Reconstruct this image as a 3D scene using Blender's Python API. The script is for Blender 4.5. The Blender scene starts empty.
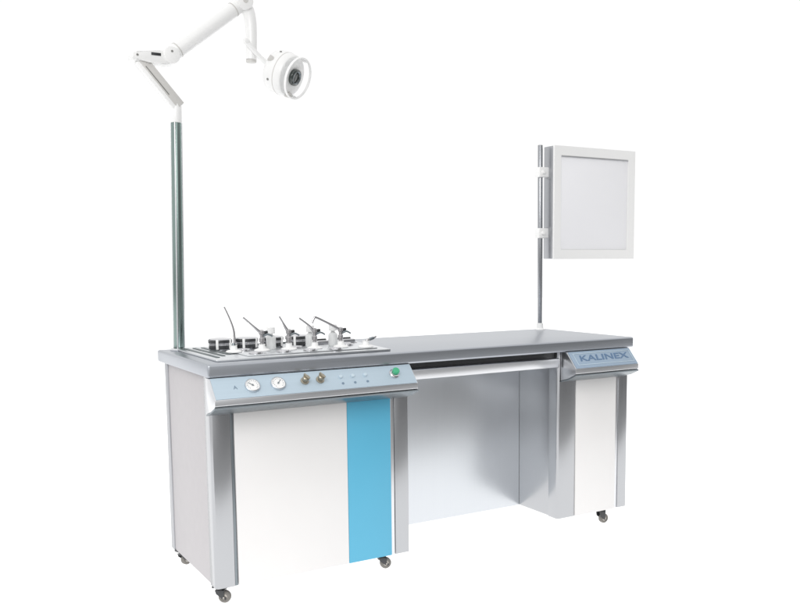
import bpy, bmesh, math, random
from mathutils import Vector, Matrix
S = bpy.context.scene
COL = S.collection
R = math.radians

# ------------------------------------------------------------------ camera
W_PX = 800.0
F_PX, CX, CY = 895.641, 438.616, 360.016
yaw, pitch, roll = -0.5532, 0.1083, -0.0063
fwd = Vector((-math.sin(yaw)*math.cos(pitch), math.cos(yaw)*math.cos(pitch), -math.sin(pitch)))
rt = Vector((math.cos(yaw), math.sin(yaw), 0)); up = rt.cross(fwd)
rt, up = math.cos(roll)*rt + math.sin(roll)*up, -math.sin(roll)*rt + math.cos(roll)*up
cam = bpy.data.cameras.new('camera'); camo = bpy.data.objects.new('camera', cam); COL.objects.link(camo)
m = Matrix((rt, up, -fwd)).transposed().to_4x4(); m.translation = Vector((-0.8584, -2.7859, 1.1383))
camo.matrix_world = m
cam.sensor_fit = 'HORIZONTAL'; cam.sensor_width = 36
cam.lens = F_PX/W_PX*36
cam.shift_x = -(CX-400)/W_PX
cam.shift_y = (CY-301.5)/W_PX
cam.clip_end = 200; cam.clip_start = .05
S.camera = camo

# ------------------------------------------------------------------ world: white studio with an added dark lobe
w = bpy.data.worlds.new('World'); S.world = w; w.use_nodes = True
nt = w.node_tree; nt.nodes.clear()
def N(nt, t, **k):
    n = nt.nodes.new(t)
    for a, b in k.items(): setattr(n, a, b)
    return n
tc = N(nt, 'ShaderNodeTexCoord')
nrm = N(nt, 'ShaderNodeVectorMath', operation='NORMALIZE'); nt.links.new(tc.outputs['Generated'], nrm.inputs[0])
dot = N(nt, 'ShaderNodeVectorMath', operation='DOT_PRODUCT'); nt.links.new(nrm.outputs[0], dot.inputs[0])
dot.inputs[1].default_value = Vector((.62, -.78, .05)).normalized()      # dark lobe added for the front-facing metal to reflect
mr = N(nt, 'ShaderNodeMapRange', interpolation_type='SMOOTHSTEP'); nt.links.new(dot.outputs['Value'], mr.inputs[0])
mr.inputs[1].default_value = .70; mr.inputs[2].default_value = .97; mr.inputs[3].default_value = 1.03; mr.inputs[4].default_value = .25
sep = N(nt, 'ShaderNodeSeparateXYZ'); nt.links.new(nrm.outputs[0], sep.inputs[0])
mz = N(nt, 'ShaderNodeMapRange'); nt.links.new(sep.outputs['Z'], mz.inputs[0])
mz.inputs[1].default_value = -.056; mz.inputs[2].default_value = -.050; mz.inputs[3].default_value = 1; mz.inputs[4].default_value = 0
mx = N(nt, 'ShaderNodeMix'); mx.data_type = 'FLOAT'
nt.links.new(mz.outputs[0], mx.inputs[0]); nt.links.new(mr.outputs[0], mx.inputs[2]); mx.inputs[3].default_value = .35
bg = N(nt, 'ShaderNodeBackground'); bg.inputs[0].default_value = (1, 1, 1, 1)
nt.links.new(mx.outputs[0], bg.inputs[1])
wo = N(nt, 'ShaderNodeOutputWorld'); nt.links.new(bg.outputs[0], wo.inputs[0])

def area(name, loc, target, size, power, col=(1, 1, 1)):
    l = bpy.data.lights.new(name, 'AREA'); l.shape = 'RECTANGLE'; l.size, l.size_y = size; l.energy = power; l.color = col
    o = bpy.data.objects.new(name, l); COL.objects.link(o); o.location = loc
    o.rotation_euler = (Vector(target)-Vector(loc)).to_track_quat('-Z', 'Y').to_euler()
    return o
area('softbox_key', (-2.4, -3.4, 3.2), (.8, .2, .8), (2, 2), 78, (1, .99, .975))
area('added_underfloor_light', (15, 11.9, -.15), (15, 11.9, 0), (42, 26.2), 3950)        # unseen light added under the floor to clear shadows beneath the desk
S.view_settings.view_transform = 'Standard'; S.view_settings.look = 'None'
S.view_settings.exposure = 0; S.view_settings.gamma = 1
S.render.engine = 'CYCLES'
S.cycles.max_bounces = 10; S.cycles.transparent_max_bounces = 12

# ------------------------------------------------------------------ materials
def srgb(r, g, b):
    f = lambda c: ((c/255)/12.92 if c/255 <= .04045 else ((c/255+.055)/1.055)**2.4)
    return (f(r), f(g), f(b), 1)
def mat(name, col, rough=.4, metal=0., coat=0., noise=0., bump=0., scale=(40, 40, 40), spec=.5, rvar=0., trans=0., ior=1.45):
    m = bpy.data.materials.new(name); m.use_nodes = True; nt = m.node_tree
    b = nt.nodes['Principled BSDF']
    b.inputs['Base Color'].default_value = col; b.inputs['Roughness'].default_value = rough
    b.inputs['Metallic'].default_value = metal; b.inputs['Coat Weight'].default_value = coat
    b.inputs['Specular IOR Level'].default_value = spec; b.inputs['Transmission Weight'].default_value = trans
    b.inputs['IOR'].default_value = ior
    if noise or bump or rvar:
        t = N(nt, 'ShaderNodeTexCoord'); mp = N(nt, 'ShaderNodeMapping'); mp.inputs['Scale'].default_value = scale
        nt.links.new(t.outputs['Object'], mp.inputs[0])
        nz = N(nt, 'ShaderNodeTexNoise'); nz.inputs['Scale'].default_value = 1; nz.inputs['Detail'].default_value = 5
        nt.links.new(mp.outputs[0], nz.inputs['Vector'])
        if noise:
            a = N(nt, 'ShaderNodeMapRange'); nt.links.new(nz.outputs[0], a.inputs[0])
            a.inputs[1].default_value = .3; a.inputs[2].default_value = .7
            a.inputs[3].default_value = 1-noise; a.inputs[4].default_value = 1+noise
            v = N(nt, 'ShaderNodeVectorMath', operation='SCALE'); v.inputs[0].default_value = col[:3]
            nt.links.new(a.outputs[0], v.inputs['Scale']); nt.links.new(v.outputs[0], b.inputs['Base Color'])
        if rvar:
            a = N(nt, 'ShaderNodeMapRange'); nt.links.new(nz.outputs[0], a.inputs[0])
            a.inputs[1].default_value = .3; a.inputs[2].default_value = .7
            a.inputs[3].default_value = rough-rvar; a.inputs[4].default_value = rough+rvar
            nt.links.new(a.outputs[0], b.inputs['Roughness'])
        if bump:
            bp = N(nt, 'ShaderNodeBump'); bp.inputs['Strength'].default_value = bump; bp.inputs['Distance'].default_value = .001
            nt.links.new(nz.outputs[0], bp.inputs['Height']); nt.links.new(bp.outputs[0], b.inputs['Normal'])
    return m
M = {}
M['steel_x'] = mat('brushed_steel_counter', (.445, .468, .505, 1), .34, 1, noise=.02, bump=.03, rvar=.03, scale=(3, 500, 500))
M['steel_z'] = mat('brushed_aluminium_column', (.475, .483, .50, 1), .25, 1, noise=.008, bump=.012, rvar=.015, scale=(400, 400, 2))
M['steel_back'] = mat('brushed_steel_back', (.66, .685, .715, 1), .36, 1, noise=.012, bump=.02, rvar=.02, scale=(400, 400, 3))
M['silver'] = mat('silver_trim', (.72, .73, .75, 1), .28, 1, noise=.02, scale=(3, 300, 300))
M['dark_trim'] = mat('dark_aluminium', (.25, .28, .30, 1), .35, 1)
M['chrome'] = mat('polished_chrome', (.62, .62, .64, 1), .12, 1)
M['gun'] = mat('instrument_steel', (.52, .51, .52, 1), .22, 1)
M['housing'] = mat('grey_housing', (.42, .43, .45, 1), .35, .8)
M['clear'] = mat('clear_shield', (.97, .98, .98, 1), .04, trans=1., ior=1.12)
M['pole'] = mat('green_grey_pole', (.25, .32, .305, 1), .25, 1, noise=.015, scale=(300, 300, 2))
M['pole_r'] = mat('grey_steel_pole', (.36, .37, .39, 1), .25, 1, noise=.012, scale=(300, 300, 2))
M['plate'] = mat('pressed_steel_plate', (.72, .74, .76, 1), .30, 1, noise=.03, bump=.05, scale=(4, 300, 300))
M['groove'] = mat('grey_green_groove', (.17, .20, .205, 1), .4, 1)
M['white'] = mat('white_lacquer', (.80, .788, .782, 1), .35, noise=.008, bump=.02, scale=(6, 6, 6), coat=.15)
M['lav'] = mat('pale_grey_panel', srgb(187, 184, 186), .55, noise=.015, bump=.03, scale=(30, 30, 30))
M['blue'] = mat('sky_blue_lacquer', srgb(92, 176, 208), .4, noise=.01, scale=(6, 6, 6))
M['fascia'] = mat('pale_blue_anodised', srgb(186, 203, 215), .45, .2, noise=.02, scale=(3, 200, 200))
M['fascia2'] = mat('steel_blue_anodised', srgb(156, 175, 194), .45, .2, noise=.02, scale=(3, 200, 200))
M['letter'] = mat('slate_blue_lettering', srgb(96, 124, 156), .5)
M['print'] = mat('grey_print', srgb(120, 140, 158), .5)
M['enamel'] = mat('white_enamel', (.86, .86, .855, 1), .3, coat=.2)
M['greyen'] = mat('warm_grey_enamel', (.60, .59, .57, 1), .4)
M['slit'] = mat('grey_slit', (.22, .22, .21, 1), .5)
M['plas'] = mat('white_plastic', (.90, .90, .895, 1), .4)
M['screen'] = mat('frosted_acrylic', (.89, .89, .915, 1), .5, noise=.006, scale=(8, 8, 8))
M['black'] = mat('black_plastic', (.03, .032, .035, 1), .22, coat=.5)
M['rubber'] = mat('grey_rubber', (.20, .19, .175, 1), .6)
M['hub'] = mat('caster_hub', (.50, .47, .43, 1), .35, .6)
M['brass'] = mat('champagne_knob', (.36, .33, .27, 1), .3, .85)
M['green'] = mat('green_switch', srgb(70, 176, 130), .35)
M['btn'] = mat('pale_button', srgb(196, 212, 222), .4)
M['glass'] = mat('frosted_glass', (.88, .89, .89, 1), .3, trans=.25)
M['lens'] = mat('dark_lens', (.02, .03, .028, 1), .08, coat=1)
# floor made translucent so the added light from below clears the shadows
fm = bpy.data.materials.new('translucent_white_floor'); fm.use_nodes = True; nt = fm.node_tree; nt.nodes.clear()
d = N(nt, 'ShaderNodeBsdfDiffuse'); d.inputs[0].default_value = (.95, .95, .95, 1)
t = N(nt, 'ShaderNodeBsdfTranslucent'); t.inputs[0].default_value = (.95, .95, .95, 1)
mxs = N(nt, 'ShaderNodeMixShader'); mxs.inputs[0].default_value = .6
nz = N(nt, 'ShaderNodeTexNoise'); nz.inputs['Scale'].default_value = 3
mr2 = N(nt, 'ShaderNodeMapRange'); nt.links.new(nz.outputs[0], mr2.inputs[0]); mr2.inputs[3].default_value = .88; mr2.inputs[4].default_value = .92
nt.links.new(mr2.outputs[0], mxs.inputs[0])
nt.links.new(d.outputs[0], mxs.inputs[1]); nt.links.new(t.outputs[0], mxs.inputs[2])
o_ = N(nt, 'ShaderNodeOutputMaterial'); nt.links.new(mxs.outputs[0], o_.inputs[0])
M['floor'] = fm

# ------------------------------------------------------------------ mesh helpers
def bm_new(): return bmesh.new()
def box(bm, x0, x1, y0, y1, z0, z1, bev=0., seg=2):
    t = bmesh.new()
    vs = [t.verts.new((x, y, z)) for x in (x0, x1) for y in (y0, y1) for z in (z0, z1)]
    for f in ((0, 1, 3, 2), (4, 6, 7, 5), (0, 4, 5, 1), (2, 3, 7, 6), (0, 2, 6, 4), (1, 5, 7, 3)):
        t.faces.new([vs[i] for i in f])
    if bev: bmesh.ops.bevel(t, geom=t.edges[:]+t.verts[:], offset=bev, segments=seg, affect='EDGES', profile=.5)
    merge(bm, t)
def merge(bm, t, mtx=None):
    if mtx is not None: bmesh.ops.transform(t, matrix=mtx, verts=t.verts)
    bmesh.ops.recalc_face_normals(t, faces=t.faces[:])
    me = bpy.data.meshes.new('tmp'); t.to_mesh(me); t.free(); bm.from_mesh(me); bpy.data.meshes.remove(me)
def prism(bm, prof, a0, a1, axis='x', bev=0., seg=2, taper=None):
    """profile points extruded along an axis; axis x: prof=(y,z); z: (x,y); y: (x,z)"""
    t = bmesh.new()
    mk = {'x': lambda a, p: (a, p[0], p[1]), 'z': lambda a, p: (p[0], p[1], a), 'y': lambda a, p: (p[0], a, p[1])}[axis]
    A = [t.verts.new(mk(a0, p)) for p in prof]; B = [t.verts.new(mk(a1, p)) for p in prof]
    n = len(prof)
    t.faces.new(A); t.faces.new(B[::-1])
    for i in range(n): t.faces.new((A[i], A[(i+1) % n], B[(i+1) % n], B[i]))
    if bev: bmesh.ops.bevel(t, geom=t.edges[:]+t.verts[:], offset=bev, segments=seg, affect='EDGES', profile=.5)
    merge(bm, t)
def frame_of(d):
    d = Vector(d).normalized(); q = d.to_track_quat('Z', 'Y'); return q.to_matrix().to_4x4()
def lathe(bm, prof, origin=(0, 0, 0), axis=(0, 0, 1), seg=40):
    """prof = [(radius, height)...]; closed at the ends when radius is 0"""
    t = bmesh.new(); rings = []
    for r, h in prof:
        if r < 1e-6: rings.append([t.verts.new((0, 0, h))])
        else: rings.append([t.verts.new((r*math.cos(2*math.pi*i/seg), r*math.sin(2*math.pi*i/seg), h)) for i in range(seg)])
    for a, b in zip(rings, rings[1:]):
        for i in range(seg):
            j = (i+1) % seg
            if len(a) == 1 and len(b) == 1: continue
            if len(a) == 1: t.faces.new((a[0], b[i], b[j]))
            elif len(b) == 1: t.faces.new((a[i], b[0], a[j]))
            else: t.faces.new((a[i], b[i], b[j], a[j]))
    mt = frame_of(axis); mt.translation = Vector(origin); merge(bm, t, mt)
def cyl(bm, p0, p1, r, r1=None, seg=32, bev=.0):
    p0, p1 = Vector(p0), Vector(p1); L = (p1-p0).length; r1 = r if r1 is None else r1
    if bev: pr = [(0, 0), (r-bev, 0), (r-bev*.3, bev*.3), (r, bev), (r1, L-bev), (r1-bev*.3, L-bev*.3), (r1-bev, L), (0, L)]
    else: pr = [(0, 0), (r, 0), (r1, L), (0, L)]
    lathe(bm, pr, p0, p1-p0, seg)
def tube(bm, pts, rad, seg=16, sub=8):
    """smooth swept tube through points (Catmull-Rom); rad: number or list"""
    P = [Vector(p) for p in pts]; rr = rad if isinstance(rad, (list, tuple)) else [rad]*len(P)
    Q = []; RR = []
    for i in range(len(P)-1):
        p0 = P[max(i-1, 0)]; p1 = P[i]; p2 = P[i+1]; p3 = P[min(i+2, len(P)-1)]
        for k in range(sub):
            u = k/sub
            Q.append(.5*((2*p1)+(-p0+p2)*u+(2*p0-5*p1+4*p2-p3)*u*u+(-p0+3*p1-3*p2+p3)*u**3)); RR.append(rr[i]*(1-u)+rr[i+1]*u)
    Q.append(P[-1]); RR.append(rr[-1])
    t = bmesh.new(); rings = []; nrm = None
    for i, q in enumerate(Q):
        d = (Q[min(i+1, len(Q)-1)]-Q[max(i-1, 0)]).normalized()
        if nrm is None: nrm = d.orthogonal().normalized()
        nrm = (nrm-d*nrm.dot(d)).normalized(); b = d.cross(nrm)
        rings.append([t.verts.new(q+RR[i]*(math.cos(2*math.pi*k/seg)*nrm+math.sin(2*math.pi*k/seg)*b)) for k in range(seg)])
    for a, b in zip(rings, rings[1:]):
        for i in range(seg): t.faces.new((a[i], b[i], b[(i+1) % seg], a[(i+1) % seg]))
    t.faces.new(rings[0]); t.faces.new(rings[-1][::-1]); merge(bm, t)

ORG = {}
def thing(name, label, cat, loc, group=None):
    o = bpy.data.objects.new(name, None); COL.objects.link(o); o.location = loc; o.empty_display_size = .05
    o['label'] = label; o['category'] = cat
    if group: o['group'] = group
    ORG[o.name] = Vector(loc); return o
def obj(name, bm, m, parent=None, smooth=True, label=None, local=False):
    """links a bmesh (built in world coordinates unless local) as one mesh object"""
    if parent is not None:
        if not local: bmesh.ops.translate(bm, verts=bm.verts, vec=-ORG[parent.name])
    me = bpy.data.meshes.new(name); bm.to_mesh(me); bm.free(); me.materials.append(M[m])
    if smooth:
        me.polygons.foreach_set('use_smooth', [True]*len(me.polygons))
        me.set_sharp_from_angle(angle=R(35))
    o = bpy.data.objects.new(name, me); COL.objects.link(o)
    if parent is not None: o.parent = parent; ORG[o.name] = ORG[parent.name]
    if label: o['label'] = label
    return o
def dup(root, loc, label=None):
    def rec(o, par):
        c = o.copy(); COL.objects.link(c); c.parent = par
        for ch in [x for x in bpy.data.objects if x.parent == o]: rec(ch, c)
        return c
    c = rec(root, root.parent); c.location = loc
    if label: c['label'] = label
    return c
def text(name, body, size, mtx, m, parent, ext=.0006, off=.0, shear=0., sx=1.):
    cu = bpy.data.curves.new(name, 'FONT'); cu.body = body; cu.size = size; cu.extrude = ext; cu.offset = off; cu.shear = shear
    cu.align_x = 'CENTER'; cu.align_y = 'CENTER'
    to = bpy.data.objects.new('tmp', cu); COL.objects.link(to)
    dg = bpy.context.evaluated_depsgraph_get(); me = bpy.data.meshes.new_from_object(to.evaluated_get(dg))
    bpy.data.objects.remove(to)
    bm = bmesh.new(); bm.from_mesh(me); bpy.data.meshes.remove(me)
    bmesh.ops.transform(bm, matrix=mtx @ Matrix.Diagonal((sx, 1, 1, 1)), verts=bm.verts)
    return obj(name, bm, m, parent, smooth=False)

# ------------------------------------------------------------------ floor
bm = bm_new(); t = bmesh.new()
vs = [t.verts.new(p) for p in ((-9, -9, 0), (36, -9, 0), (36, 20, 0), (-9, 20, 0))]; t.faces.new(vs); merge(bm, t)
fl = obj('floor', bm, 'floor'); fl['kind'] = 'structure'

# ------------------------------------------------------------------ workstation
H, T, L, D = .82, .044, 1.837, .612
ws = thing('treatment_workstation', 'long stainless steel medical desk with two cabinets, blue-striped door and knee space, on casters', 'workstation', (.92, .3, 0))

# countertop with a rounded nosing and a recess-free brushed top
bm = bm_new(); box(bm, 0, L, 0, D, H-T, H, .008, 4)
top = obj('countertop', bm, 'steel_x', ws)

# pressed instrument plate on the left of the top
bm = bm_new()
prism(bm, [(.05, .06), (.695, .06), (.755, .56), (.05, .56)], H+.0005, H+.008, 'z', .002)
prism(bm, [(.17, .10), (.662, .10), (.69, .30), (.17, .30)], H+.0085, H+.012, 'z', .0012)
plate = obj('instrument_plate', bm, 'plate', ws)
bm = bm_new()
for i in range(3):
    x = .068+.032*i
    box(bm, x, x+.013, .12+.04*i, .50, H+.0082, H+.0105, .0008)
box(bm, .17, .60, .50, .515, H+.0082, H+.013, .001)
obj('groove', bm, 'groove', plate)
bm = bm_new(); 
for i in range(4):
    x = .60+.012*i
    box(bm, x-.03, x+.11, .36+.035*i, .372+.035*i, H+.0082, H+.0095, .0005)
obj('rib', bm, 'silver', plate)

# ---- cabinets
def cabinet(x0, x1, y0, y1, z0, colw, colw2, name='cabinet'):
    bm = bm_new(); box(bm, x0+.012, x1-.012, y0+.018, y1-.006, z0+.004, H-T-.001, 0)
    c = obj(name, bm, 'lav', ws)
    # corner columns: L-shaped extrusions with a small chamfer, standing proud of the carcass
    def column(xa, xb, side):
        ch = .010; b = bm_new()
        if side < 0: pr = [(xa, y0+ch), (xa+ch*.6, y0), (xb, y0), (xb, y0+.030), (xa+.02, y0+.030), (xa+.02, y0+.060), (xa, y0+.060)]
        else: pr = [(xa, y0), (xb-ch*.6, y0), (xb, y0+ch), (xb, y0+.060), (xb-.02, y0+.060), (xb-.02, y0+.030), (xa, y0+.030)]
        prism(b, pr, z0, H-T-.0015, 'z', .0012); return obj('corner_column', b, 'steel_z', c)
    column(x0, x0+colw, -1); column(x1-colw2, x1, 1)
    return c
cl = cabinet(.019, .763, .050, .583, .062, .066, .062)
bm = bm_new(); box(bm, .019, .050, .548, .586, .062, H-T-.0015, .001); obj('rear_column', bm, 'housing', cl)
bm = bm_new(); box(bm, .732, .763, .548, .586, .062, H-T-.0015, .001)
obj('rear_column', bm, 'housing', cl)
bm = bm_new(); box(bm, .0225, .030, .112, .546, .064, H-T-.004, .001)
obj('side_panel', bm, 'lav', cl)
bm = bm_new(); box(bm, .0865, .0965, .054, .068, .062, .70, .0008)
obj('trim_strip', bm, 'dark_trim', cl)
bm = bm_new(); box(bm, .098, .5085, .048, .068, .062, .70, .0015)
d1 = obj('door', bm, 'white', cl, label='white door')
bm = bm_new(); box(bm, .5095, .684, .048, .068, .062, .70, .0015)
obj('door', bm, 'blue', cl, label='sky blue door strip')
bm = bm_new(); box(bm, .6855, .6995, .053, .066, .062, .70, .0008)
obj('trim_strip', bm, 'silver', cl)
cr = cabinet(1.459, 1.845, .039, .575, .0765, .092, .054)
bm = bm_new(); box(bm, 1.4622, 1.470, .101, .566, .078, H-T-.004, .001); obj('side_panel', bm, 'steel_z', cr)
bm = bm_new(); box(bm, 1.5525, 1.7725, .036, .056, .0765, .70, .0015); obj('door', bm, 'white', cr, label='narrow white door')
bm = bm_new(); box(bm, 1.774, 1.7905, .042, .054, .0765, .70, .0008); obj('trim_strip', bm, 'silver', cr)
for x, z in ((1.7825, .088), (1.7825, .105)):
    pass

# ---- knee space: back panel, drawer front and dark gap
bm = bm_new(); box(bm, .764, 1.4615, .306, .318, .0765, .765, .001)
obj('back_panel', bm, 'steel_back', ws)
bm = bm_new(); box(bm, .766, 1.457, .062, .30, .7475, .7755, 0)
obj('drawer_recess', bm, 'black', ws)
bm = bm_new(); prism(bm, [(.030, .7465), (.036, .750), (.30, .750), (.30, .712), (.056, .708), (.036, .712)], .766, 1.457, 'x', .0015)
obj('drawer', bm, 'silver', ws, label='slim silver drawer under the countertop')

# ---- control panel (left) and name panel (right): sloping faces
A = math.atan2(.064, .060)
def slope_mtx(x, s, h=0.):
    """frame on the sloping face: s metres down from the top edge, h metres off the face"""
    p = Vector((x, 0, .7755)) + Vector((0, -math.cos(A), -math.sin(A)))*s + Vector((0, -math.sin(A), math.cos(A)))*h
    m = Matrix.Rotation(A, 4, 'X'); m.translation = p; return m
def face_box(bm, x0, x1, s0, s1, h0, h1, bev=.0006):
    t = bmesh.new(); box(t, x0, x1, -s1, -s0, h0, h1, bev); 
    bmesh.ops.transform(t, matrix=slope_mtx(0, 0, 0), verts=t.verts); merge(bm, t)
def panel(x0, x1, m, name):
    bm = bm_new()
    prism(bm, [(.036, .775), (.0, .775), (-.0585, .7126), (-.0585, .694), (-.054, .688), (-.012, .670), (.034, .656)], x0, x1, 'x', .0012)
    p = obj(name, bm, 'silver', ws)
    bm = bm_new(); face_box(bm, x0+.004, x1-.003, .0015, .0845, .0006, .0022)
    return p, bm
cp, bm = panel(.002, .739, 'fascia', 'control_panel')
obj('face_plate', bm, 'fascia', cp)
bm = bm_new(); prism(bm, [(-.0592, .690), (-.0545, .6866), (-.012, .6686), (.034, .6545), (.034, .651), (-.014, .664), (-.058, .683)], .0005, .741, 'x', .0008)
obj('lower_lip', bm, 'dark_trim', cp)
def gauge(x, ang):
    b = bm_new(); mt = slope_mtx(x, .044, .0022)
    t = bmesh.new(); lathe(t, [(0, 0), (.0245, 0), (.0252, .004), (.0245, .009), (.0225, .0105), (.0215, .009), (.0215, .007)], seg=48)
    bmesh.ops.transform(t, matrix=mt, verts=t.verts); merge(b, t)
    g = obj('gauge', b, 'silver', cp)
    b = bm_new(); t = bmesh.new(); lathe(t, [(0, .0078), (.0216, .0078), (.0216, .0072)], seg=48); bmesh.ops.transform(t, matrix=mt, verts=t.verts); merge(b, t)
    obj('dial', b, 'plas', g)
    b = bm_new(); t = bmesh.new()
    for i in range(13):
        a = R(-135+i*22.5); tt = bmesh.new(); box(tt, -.0006, .0006, .0150, .0186, .0080, .0084)
        merge(t, tt, Matrix.Rotation(a, 4, 'Z'))
    tt = bmesh.new(); box(tt, -.0011, .0011, -.005, .0155, .0084, .0092); merge(t, tt, Matrix.Rotation(ang, 4, 'Z'))
    lathe(t, [(.003, .008), (.003, .010), (0, .0102)], seg=16)
    bmesh.ops.transform(t, matrix=mt, verts=t.verts); merge(b, t); obj('needle', b, 'dark_trim', g)
gauge(.134, R(50)); gauge(.222, R(-40))
def on_face(x, s, prof, seg=24):
    b = bm_new(); t = bmesh.new(); lathe(t, prof, seg=seg); bmesh.ops.transform(t, matrix=slope_mtx(x, s, .0022), verts=t.verts); merge(b, t); return b
for x in (.318, .374):
    k = obj('knob', on_face(x, .040, [(.0145, 0), (.0145, .003), (.009, .005), (.0085, .012), (.0115, .014), (.0115, .022), (.009, .024), (0, .024)]), 'brass', cp)
    b = bm_new(); t = bmesh.new(); box(t, -.003, .003, -.0125, .0125, .0242, .031, .001); bmesh.ops.transform(t, matrix=slope_mtx(x, .040, .0022) @ Matrix.Rotation(R(35), 4, 'Z'), verts=t.verts); merge(b, t)
    obj('grip', b, 'brass', k)
for x in (.452, .498, .546):
    obj('button', on_face(x, .034, [(.0068, 0), (.0068, .004), (.0052, .006), (0, .006)]), 'btn', cp)
    obj('indicator', on_face(x, .062, [(.0042, 0), (.0042, .002), (0, .0028)]), 'print', cp)
sw = obj('power_switch', on_face(.658, .040, [(.0185, 0), (.0185, .004), (.015, .006), (.013, .010), (0, .010)]), 'chrome', cp)
obj('switch_cap', on_face(.662, .037, [(.0125, .0102), (.0125, .018), (.010, .021), (0, .021)]), 'green', sw)
text('printed_mark', 'A', .020, slope_mtx(.078, .044, .0024), 'print', cp)

np_, bm = panel(1.468, 1.808, 'fascia2', 'name_panel')
obj('face_plate', bm, 'fascia2', np_)
bm = bm_new()
x0, x1 = 1.468+.022, 1.808-.014
for (a, b_, s0, s1) in ((x0, x1, .012, .0145), (x0, x1, .068, .0705), (x0, x0+.0025, .0146, .0679), (x1-.0025, x1, .0146, .0679)):
    face_box(bm, a, b_, s0, s1, .0023, .0036, .0004)
obj('raised_border', bm, 'btn', np_)
text('lettering', 'KALINEX', .040, slope_mtx(1.641, .039, .0026), 'letter', np_, ext=.0008, off=.0006, shear=.12, sx=1.62)
bm = bm_new(); prism(bm, [(-.0592, .690), (-.0545, .6866), (-.012, .6686), (.034, .6545), (.034, .651), (-.014, .664), (-.058, .683)], 1.466, 1.810, 'x', .0008)
obj('lower_lip', bm, 'dark_trim', np_)

# ---- casters
def caster(x, y, top, rot):
    h = top
    rx = Matrix.Translation((x, y, 0)) @ Matrix.Rotation(rot, 4, 'Z')
    b = bm_new(); t = bmesh.new()
    box(t, -.026, .026, -.020, .020, h-.007, h, .001)
    lathe(t, [(.012, h-.018), (.014, h-.014), (.014, h-.0072)], seg=20)
    r = .021
    for s in (-1, 1):
        tt = bmesh.new(); yy = s*.0135
        prism(tt, [(-.018, h-.016), (.014, h-.016), (.012, r+.004), (.022, r-.002), (.018, r-.008), (.006, r-.004), (-.014, r+.012)], yy-.0012, yy+.0012, 'y', .0004)
        merge(t, tt)
    box(t, -.018, .014, -.0122, .0122, h-.020, h-.0165, .0005)
    merge(b, t, rx); c = obj('caster', b, 'black', ws)
    b = bm_new(); t = bmesh.new(); c0 = (.012, -.010, r)
    lathe(t, [(.011, 0), (.017, 0), (.0205, .003), (r, .006), (r, .014), (.0205, .017), (.017, .020), (.011, .020)], c0, (0, 1, 0), 32)
    merge(b, t, rx); obj('wheel', b, 'rubber', c)
    b = bm_new(); t = bmesh.new(); lathe(t, [(0, -.0005), (.004, -.0005), (.0105, .001), (.0105, .019), (.004, .0205), (0, .0205)], c0, (0, 1, 0), 24)
    cyl(t, (.012, -.0165, r), (.012, .0165, r), .003, seg=12)
    merge(b, t, rx); obj('hub', b, 'hub', c)
for x, y, z, a in ((.050, .093, .062, -35), (.668, .096, .062, -10), (.050, .540, .062, 20), (.70, .54, .062, 0), (1.752, .096, .0765, -5), (1.64, .50, .0765, 10), (1.79, .52, .0765, 10)):
    caster(x, y, z, R(a))

# ---- holders for the instruments
HX = [(.167, .232), (.267, .224), (.362, .208), (.455, .192), (.555, .185), (.632, .135)]
ZP = H+.0125
for i, (x, y) in enumerate([(.215, .270), (.310, .330), (.410, .262), (.505, .330), (.610, .250), (.640, .330), (.215, .145), (.315, .140), (.410, .130), (.505, .120)]):
    if i == 0:
        b = bm_new(); lathe(b, [(0, .0012), (.019, .0012), (.021, .0045), (.0225, .006), (.024, .0055), (.0245, .003), (.0245, 0)], seg=36)
        w0 = obj('cup_well', b, 'chrome', ws, local=True); w0.location = Vector((x, y, ZP))-ORG[ws.name]
    else: dup(w0, Vector((x, y, ZP if y < .30 else ZP-.0037))-ORG[ws.name])
for i, (x, y) in enumerate(HX):
    if i == 0:
        b = bm_new(); lathe(b, [(0, 0), (.027, 0), (.028, .003), (.024, .006), (.013, .009), (.011, .022), (.013, .024), (.008, .024), (.007, .012), (0, .012)], (0, 0, 0), seg=36)
        h0 = obj('holder_cup', b, 'plas', ws, local=True); h0.location = Vector((x, y, ZP))-ORG[ws.name]
    else:
        h = dup(h0, Vector((x, y, ZP))-ORG[ws.name])

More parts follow.
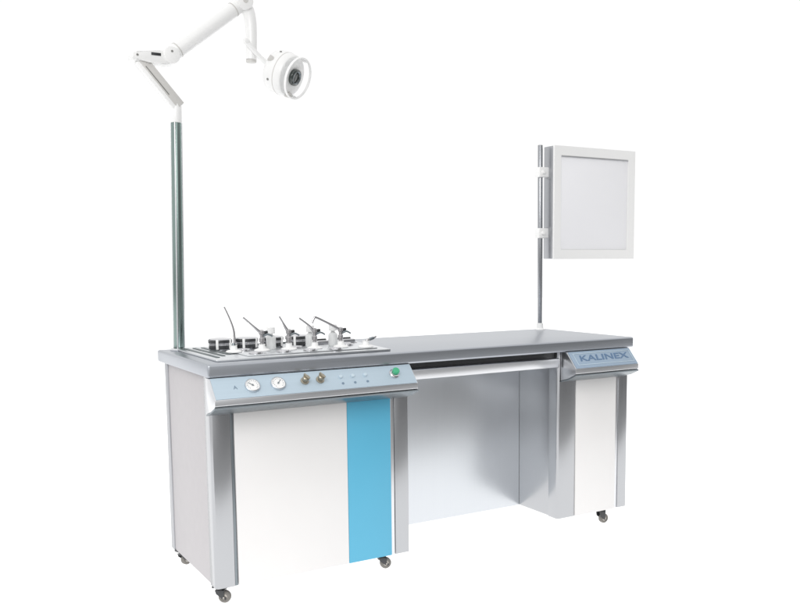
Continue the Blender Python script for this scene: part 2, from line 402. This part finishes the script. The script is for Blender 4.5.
# ------------------------------------------------------------------ instruments in their holders
def inst(i, label, name='spray_gun', cat='spray gun', group='sprayers standing in white cups on the plate'):
    x, y = HX[i]; return thing(name, label, cat, (x, y, ZP+.012), group), Vector((x, y, ZP+.012))
t1, o = inst(0, 'tall thin curved steel suction tube standing alone at the left end of the row', 'suction_tube', 'suction tube', None)
b = bm_new(); tube(b, [o+Vector(p) for p in ((0, 0, .0), (.003, 0, .030), (.002, 0, .06), (-.006, 0, .09), (-.020, 0, .125), (-.030, 0, .146))], [.005, .0045, .004, .0035, .003, .0028], 12)
obj('tube', b, 'gun', t1)
b = bm_new(); lathe(b, [(0, 0), (.0065, 0), (.0075, .006), (.0065, .014), (.005, .02)], o, seg=20); obj('collar', b, 'dark_trim', t1)
def gun(i, label, nozzle, rad=.0035, lever=1):
    t, o = inst(i, label)
    b = bm_new()
    lathe(b, [(0, 0), (.0065, 0), (.0065, .018), (.0095, .020), (.0095, .032), (.007, .035), (.007, .044), (.010, .047), (.010, .058), (.006, .062), (0, .063)], o, seg=24)
    body = obj('body', b, 'gun', t)
    b = bm_new(); tube(b, [o+Vector(p) for p in nozzle], [.0068, .0052]+[rad]*(len(nozzle)-2), 12, 6); obj('nozzle', b, 'gun', t)
    b = bm_new(); tube(b, [o+Vector((.004, -.004, .040)), o+Vector((.020, -.008, .046)), o+Vector((.036, -.01, .038))], [.004, .0035, .003], 10)
    obj('lever', b, 'dark_trim', t)
    b = bm_new(); cyl(b, o+Vector((.009, 0, .052)), o+Vector((.022, 0, .054)), .006, .005, 16, .001); obj('cap', b, 'black', t)
    return t
gun(1, 'spray gun with a straight slanting nozzle, standing next to the tall suction tube', [(0, 0, .050), (-.014, 0, .062), (-.034, 0, .080), (-.066, 0, .108)])
gun(2, 'spray gun with the shortest and steepest nozzle, third instrument in the row', [(0, 0, .050), (-.010, 0, .066), (-.022, 0, .088), (-.034, 0, .108)], .003)
gun(3, 'spray gun with a straight slanting nozzle beside the gun with the hooked tube', [(0, 0, .050), (-.012, 0, .062), (-.028, 0, .078), (-.058, 0, .100)])
gun(4, 'spray gun with the long nozzle bent down into a hook, rightmost of the tall instruments', [(0, 0, .050), (-.018, 0, .062), (-.060, 0, .084), (-.096, 0, .101), (-.103, 0, .099), (-.113, 0, .080)], .0042)
t, o = inst(5, 'short dark-tipped nozzle lying low in the rightmost white cup', 'nozzle_tip', 'nozzle', None)
b = bm_new(); tube(b, [o+Vector((0, 0, .0)), o+Vector((.004, -.004, .014)), o+Vector((.026, -.006, .020)), o+Vector((.040, -.006, .026))], [.0045, .0045, .0045, .003], 12); obj('stem', b, 'gun', t)
b = bm_new(); cyl(b, o+Vector((.012, -.005, .016)), o+Vector((.030, -.006, .021)), .0062, .0055, 16, .001); obj('grip', b, 'dark_trim', t)

# ------------------------------------------------------------------ canisters
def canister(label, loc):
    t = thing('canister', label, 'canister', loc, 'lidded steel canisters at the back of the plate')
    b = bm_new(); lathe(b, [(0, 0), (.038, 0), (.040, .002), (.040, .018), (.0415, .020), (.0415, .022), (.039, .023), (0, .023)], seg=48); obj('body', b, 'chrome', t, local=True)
    b = bm_new(); lathe(b, [(.0403, .003), (.0411, .004), (.0411, .016), (.0403, .017)], seg=48); obj('painted_reflection', b, 'black', t, local=True)  # dark reflection in the polished side, put in as black colour
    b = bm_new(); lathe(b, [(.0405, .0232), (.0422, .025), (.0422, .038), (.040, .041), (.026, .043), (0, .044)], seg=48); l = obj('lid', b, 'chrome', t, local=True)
    b = bm_new(); lathe(b, [(.0424, .026), (.0431, .027), (.0431, .036), (.0424, .037)], seg=48); obj('rim_painted_reflection', b, 'black', l, local=True)  # same dark reflection coloured onto the lid rim
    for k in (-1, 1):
        t2 = bmesh.new(); box(t2, -.0455, -.0405, -.0045, .0045, .004, .039, .001); b = bm_new(); merge(b, t2, Matrix.Rotation(R(58+70*(k > 0)), 4, 'Z')); obj('painted_highlight', b, 'plas', t, local=True)  # white strips stand in for the bright vertical highlights on the steel
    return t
zc = H+.0082
c0 = canister('steel canister with painted dark reflections nearest the tall grey-green lamp pole', (.172, .395, zc))
dup(c0, (.270, .392, zc), 'steel canister with painted dark reflections just right of the tall suction tube, second from the lamp pole')
dup(c0, (.368, .389, zc), 'steel canister with painted dark reflections behind the second instrument of the row, third from the lamp pole')
dup(c0, (.466, .386, zc), 'steel canister with painted dark reflections behind the steep-nozzled gun, farthest from the lamp pole')

# glass medicine bottles seen pale between the guns
def bottle(label, loc):
    t = thing('medicine_bottle', label, 'bottle', loc, 'pale medicine bottles between the spray guns')
    b = bm_new(); lathe(b, [(0, 0), (.016, 0), (.0175, .003), (.0175, .040), (.014, .047), (.0075, .051), (.0075, .056)], seg=32); obj('body', b, 'glass', t, local=True)
    b = bm_new(); lathe(b, [(.0145, .0562), (.015, .058), (.015, .078), (.0135, .080), (0, .080)], seg=32); obj('cap', b, 'plas', t, local=True)
    return t
zb = H+.0122
b0 = bottle('pale capped glass bottle behind the second instrument, leftmost of three', (.318, .268, zb))
dup(b0, (.468, .262, zb), 'pale capped glass bottle between the third and fourth instruments')
dup(b0, (.560, .262, zb), 'pale capped glass bottle behind the hooked-nozzle gun')

# low dishes behind the guns
def dish(label, loc):
    t = thing('instrument_dish', label, 'dish', loc, 'low steel dishes on the plate')
    b = bm_new(); box(b, -.045, .045, -.025, .025, 0, .014, .004, 3); obj('body', b, 'chrome', t, local=True)
    b = bm_new(); box(b, -.030, .034, -.006, .006, .0145, .020, .002); obj('handle', b, 'black', t, local=True)
    return t
s0 = dish('low steel dish with dark handle just behind the third and fourth instruments', (.560, .40, zc))
dup(s0, (.670, .41, zc), 'low steel dish with dark handle behind the hooked-nozzle gun')

# ------------------------------------------------------------------ examination lamp
lp = thing('examination_lamp', 'white jointed examination lamp with round head on a tall grey-green pole', 'lamp', (.064, .545, H))
P0 = Vector((.064, .545, H)); P1 = Vector((.087, .555, 1.650)); ax = (P1-P0).normalized()
b = bm_new(); cyl(b, P0, P1, .0195, .0195, 36, .001); pol = obj('pole', b, 'pole', lp)
b = bm_new()
for a in (60, 150, 240, 330):       # extruded ribs along the pole
    q = Vector((math.cos(R(a)), math.sin(R(a)), 0))*.0188
    cyl(b, P0+q, P1+q, .003, seg=10)
obj('rib', b, 'silver', pol)
b = bm_new(); lathe(b, [(.020, 0), (.032, 0), (.033, .003), (.030, .008), (.0215, .010)], P0, seg=36); obj('pole_foot', b, 'silver', lp)
b = bm_new(); cyl(b, P1, P1+ax*.062, .0197, .0197, 36, .002); obj('sleeve', b, 'enamel', lp)
# slanting bracket
S0 = Vector((.098, .555, 1.706)); S1 = Vector((-.036, .555, 1.862))
def bar(bm, p0, p1, wy, th, bev=.004):
    d = (p1-p0); L_ = d.length; d.normalize(); y = Vector((0, 1, 0)); n = d.cross(y)
    t = bmesh.new(); box(t, -wy/2, wy/2, -th/2, th/2, 0, L_, bev)
    mt = Matrix((y, n, d)).transposed().to_4x4(); mt.translation = p0; merge(bm, t, mt); return n
b = bm_new(); n = bar(b, S0, S1, .034, .046, .006); br = obj('bracket', b, 'enamel', lp)
d_ = (S1-S0).normalized()
nn = n if n.z > 0 else -n                    # the upper right edge of the bar
fy = Vector((0, -.0165, 0))
b = bm_new(); bar(b, S0+fy+nn*.006+d_*.002, S1+fy+nn*.006-d_*.004, .004, .032, .0015); obj('side_plate', b, 'greyen', br)
b = bm_new(); bar(b, S0+fy*1.13-nn*.003+d_*.055, S1+fy*1.13-nn*.003-d_*.03, .002, .0035, .0005); obj('slit', b, 'slit', br)
b = bm_new(); tube(b, [P1+ax*.055, P1+ax*.068, S0+d_*.004], [.0197, .0195, .018], 24); obj('bend', b, 'enamel', br)
# flat arm base
b = bm_new()
t = bmesh.new(); prism(t, [(-.070, 1.862), (-.066, 1.878), (-.052, 1.886), (.030, 1.890), (.062, 1.902), (.078, 1.890), (.075, 1.862), (.058, 1.848), (.030, 1.850), (-.010, 1.856), (-.052, 1.853), (-.066, 1.856)], .528, .584, 'y', .006, 3); merge(b, t)
ab = obj('arm_base', b, 'enamel', lp)
b = bm_new(); box(b, .000, .034, .5265, .530, 1.876, 1.886, .0008); obj('slot', b, 'black', ab)
b = bm_new(); cyl(b, (-.048, .5265, 1.872), (-.048, .529, 1.872), .004, seg=16); obj('screw', b, 'slit', ab)
b = bm_new(); cyl(b, (.072, .520, 1.884), (.072, .592, 1.884), .030, .030, 36, .004); sh = obj('shoulder_joint', b, 'enamel', lp)
b = bm_new(); cyl(b, (.072, .5185, 1.896), (.072, .5205, 1.896), .004, seg=16); obj('screw', b, 'slit', sh)
# main arm
b = bm_new(); A0 = Vector((.076, .556, 1.890)); A1 = Vector((.345, .556, 2.104)); cyl(b, A0, A1, .028, .0265, 36, .004); ma = obj('upper_arm', b, 'enamel', lp)
dd = (A1-A0).normalized()
b = bm_new(); cyl(b, A0+dd*.030, A0+dd*.034, .0288, seg=36); obj('seam_ring', b, 'greyen', ma)
b = bm_new(); cyl(b, A1-dd*.040, A1-dd*.036, .0275, seg=36); obj('seam_ring', b, 'greyen', ma)
b = bm_new(); cyl(b, (.352, .522, 2.112), (.352, .590, 2.112), .032, .032, 36, .005); el = obj('elbow_joint', b, 'enamel', lp)
b = bm_new(); cyl(b, (.352, .5205, 2.112), (.352, .5225, 2.112), .010, seg=20); obj('screw', b, 'greyen', el)
b = bm_new(); tube(b, [(.354, .556, 2.106), (.372, .556, 2.084), (.381, .556, 2.045), (.383, .556, 2.000), (.382, .556, 1.950), (.380, .556, 1.906)], [.024, .024, .0225, .021, .0205, .020], 28); fa = obj('forearm', b, 'enamel', lp)
b = bm_new(); lathe(b, [(0, 0), (.019, 0), (.0195, .003), (.0195, .009), (0, .009)], (.380, .556, 1.8965), seg=28); obj('end_cap', b, 'greyen', fa)
b = bm_new(); tube(b, [(.352, .530, 1.966), (.372, .528, 1.945), (.405, .526, 1.912), (.462, .526, 1.872)], [.009, .009, .009, .010], 16); ya = obj('yoke_arm', b, 'enamel', lp)
b = bm_new(); lathe(b, [(0, -.012), (.009, -.010), (.012, 0), (.009, .010), (0, .012)], (.352, .530, 1.966), (0, 1, 0), 20); obj('pivot', b, 'enamel', ya)
b = bm_new(); cyl(b, (.430, .505, 1.912), (.458, .500, 1.896), .012, .012, 20, .002); obj('knob', b, 'greyen', lp)
b = bm_new(); cyl(b, (.446, .50, 1.862), (.446, .548, 1.862), .014, .014, 20, .003); kb = obj('head_joint', b, 'enamel', lp)
# head
a = Vector((.52, -.76, -.36)).normalized(); HB = Vector((.474, .575, 1.884))
b = bm_new(); lathe(b, [(0, -.016), (.030, -.016), (.036, -.012), (.046, -.004), (.066, .004), (.076, .012), (.0810, .028), (.0820, .060), (.0790, .084), (.075, .092), (.066, .097), (.040, .100), (0, .100)], HB, a, 56)
hd = obj('lamp_head', b, 'enamel', lp)
b = bm_new(); lathe(b, [(.0740, .090), (.0750, .090), (.0775, .118), (.0765, .118)], HB, a, 56); obj('shield', b, 'clear', hd)
b = bm_new(); lathe(b, [(.0755, .116), (.0795, .115), (.0805, .119), (.0795, .124), (.0755, .123), (.0742, .120), (.0755, .116)], HB, a, 56); obj('front_ring', b, 'plas', hd)
b = bm_new(); lathe(b, [(.0818, .058), (.0824, .059), (.0824, .0610), (.0818, .062)], HB, a, 56); obj('seam_ring', b, 'greyen', hd)
b = bm_new(); lathe(b, [(0, .099), (.031, .099), (.033, .108), (.031, .113), (.025, .115), (.020, .108), (0, .106)], HB, a, 40); ln = obj('lens', b, 'lens', hd)
b = bm_new(); lathe(b, [(.0205, .112), (.0235, .1150), (.0245, .1148), (.0242, .116), (.0235, .1165), (.0205, .114)], HB, a, 40); obj('lens_ring', b, 'dark_trim', ln)
q = a.orthogonal().normalized()
for ang in (70, 160, 250, 340):
    dv = Matrix.Rotation(R(ang), 3, a) @ q
    b = bm_new(); cyl(b, HB+a*.040+dv*.0795, HB+a*.040+dv*.0835, .0045, seg=14)
    obj('screw', b, 'slit', hd)
dn = (Vector((0, 0, -1))-a*Vector((0, 0, -1)).dot(a)).normalized()
b = bm_new(); cyl(b, HB+a*.086+dn*.068, HB+a*.112+dn*.070, .013, .010, 20, .002); obj('handle_socket', b, 'greyen', hd)

# ------------------------------------------------------------------ x-ray film viewer
xv = thing('film_viewer', 'white-framed square x-ray film light box clamped to a thin steel pole', 'light box', (1.772, .56, H))
b = bm_new(); cyl(b, (1.772, .56, H+.03), (1.768, .56, 1.676), .0115, .0115, 28, .001); obj('pole', b, 'pole_r', xv)
b = bm_new(); lathe(b, [(.013, 0), (.024, 0), (.024, .003), (.017, .008), (.016, .030), (.0125, .032)], (1.772, .56, H), seg=28); obj('pole_collar', b, 'plas', xv)
X0, X1, Z0, Z1, YF = 1.803, 2.308, 1.152, 1.672, .498
b = bm_new(); box(b, X0+.001, X1-.001, YF+.012, YF+.080, Z0+.001, Z1-.001, .003); hs = obj('housing', b, 'housing', xv)
b = bm_new()
fw = .044
def fr(bm, xa, xb, za, zb, fw, ya, yb):
    t = bmesh.new()
    o_ = [(xa, za), (xb, za), (xb, zb), (xa, zb)]; i_ = [(xa+fw, za+fw), (xb-fw, za+fw), (xb-fw, zb-fw), (xa+fw, zb-fw)]
    V = {}
    for k, (lst, y) in enumerate(((o_, ya), (i_, ya+.004), (o_, yb), (i_, yb))): V[k] = [t.verts.new((x, y, z)) for x, z in lst]
    for i in range(4):
        j = (i+1) % 4
        t.faces.new((V[0][i], V[0][j], V[1][j], V[1][i])); t.faces.new((V[2][i], V[3][i], V[3][j], V[2][j]))
        t.faces.new((V[0][i], V[2][i], V[2][j], V[0][j])); t.faces.new((V[1][i], V[1][j], V[3][j], V[3][i]))
    bmesh.ops.bevel(t, geom=t.edges[:], offset=.0015, segments=2, affect='EDGES'); merge(bm, t)
fr(b, X0, X1, Z0, Z1, fw, YF, YF+.0118); obj('frame', b, 'plas', xv)
b = bm_new(); box(b, X0+fw+.0005, X1-fw-.0005, YF+.008, YF+.0115, Z0+fw+.0005, Z1-fw-.0005, .0008); obj('screen', b, 'screen', xv)
b = bm_new(); box(b, X0+fw-.001, X1-fw+.001, YF+.0025, YF+.0078, Z1-fw-.005, Z1-fw-.001, .0008); obj('film_clip', b, 'silver', xv)
for z in (1.552, 1.272):
    b = bm_new(); box(b, 1.750, 1.812, .541, .579, z-.023, z+.023, .004, 3); c = obj('clamp', b, 'plas', xv)
    b = bm_new(); lathe(b, [(0, 0), (.008, 0), (.008, .010), (0, .012)], (1.770, .541, z), (0, -1, 0), 20); obj('screw_knob', b, 'plas', c)
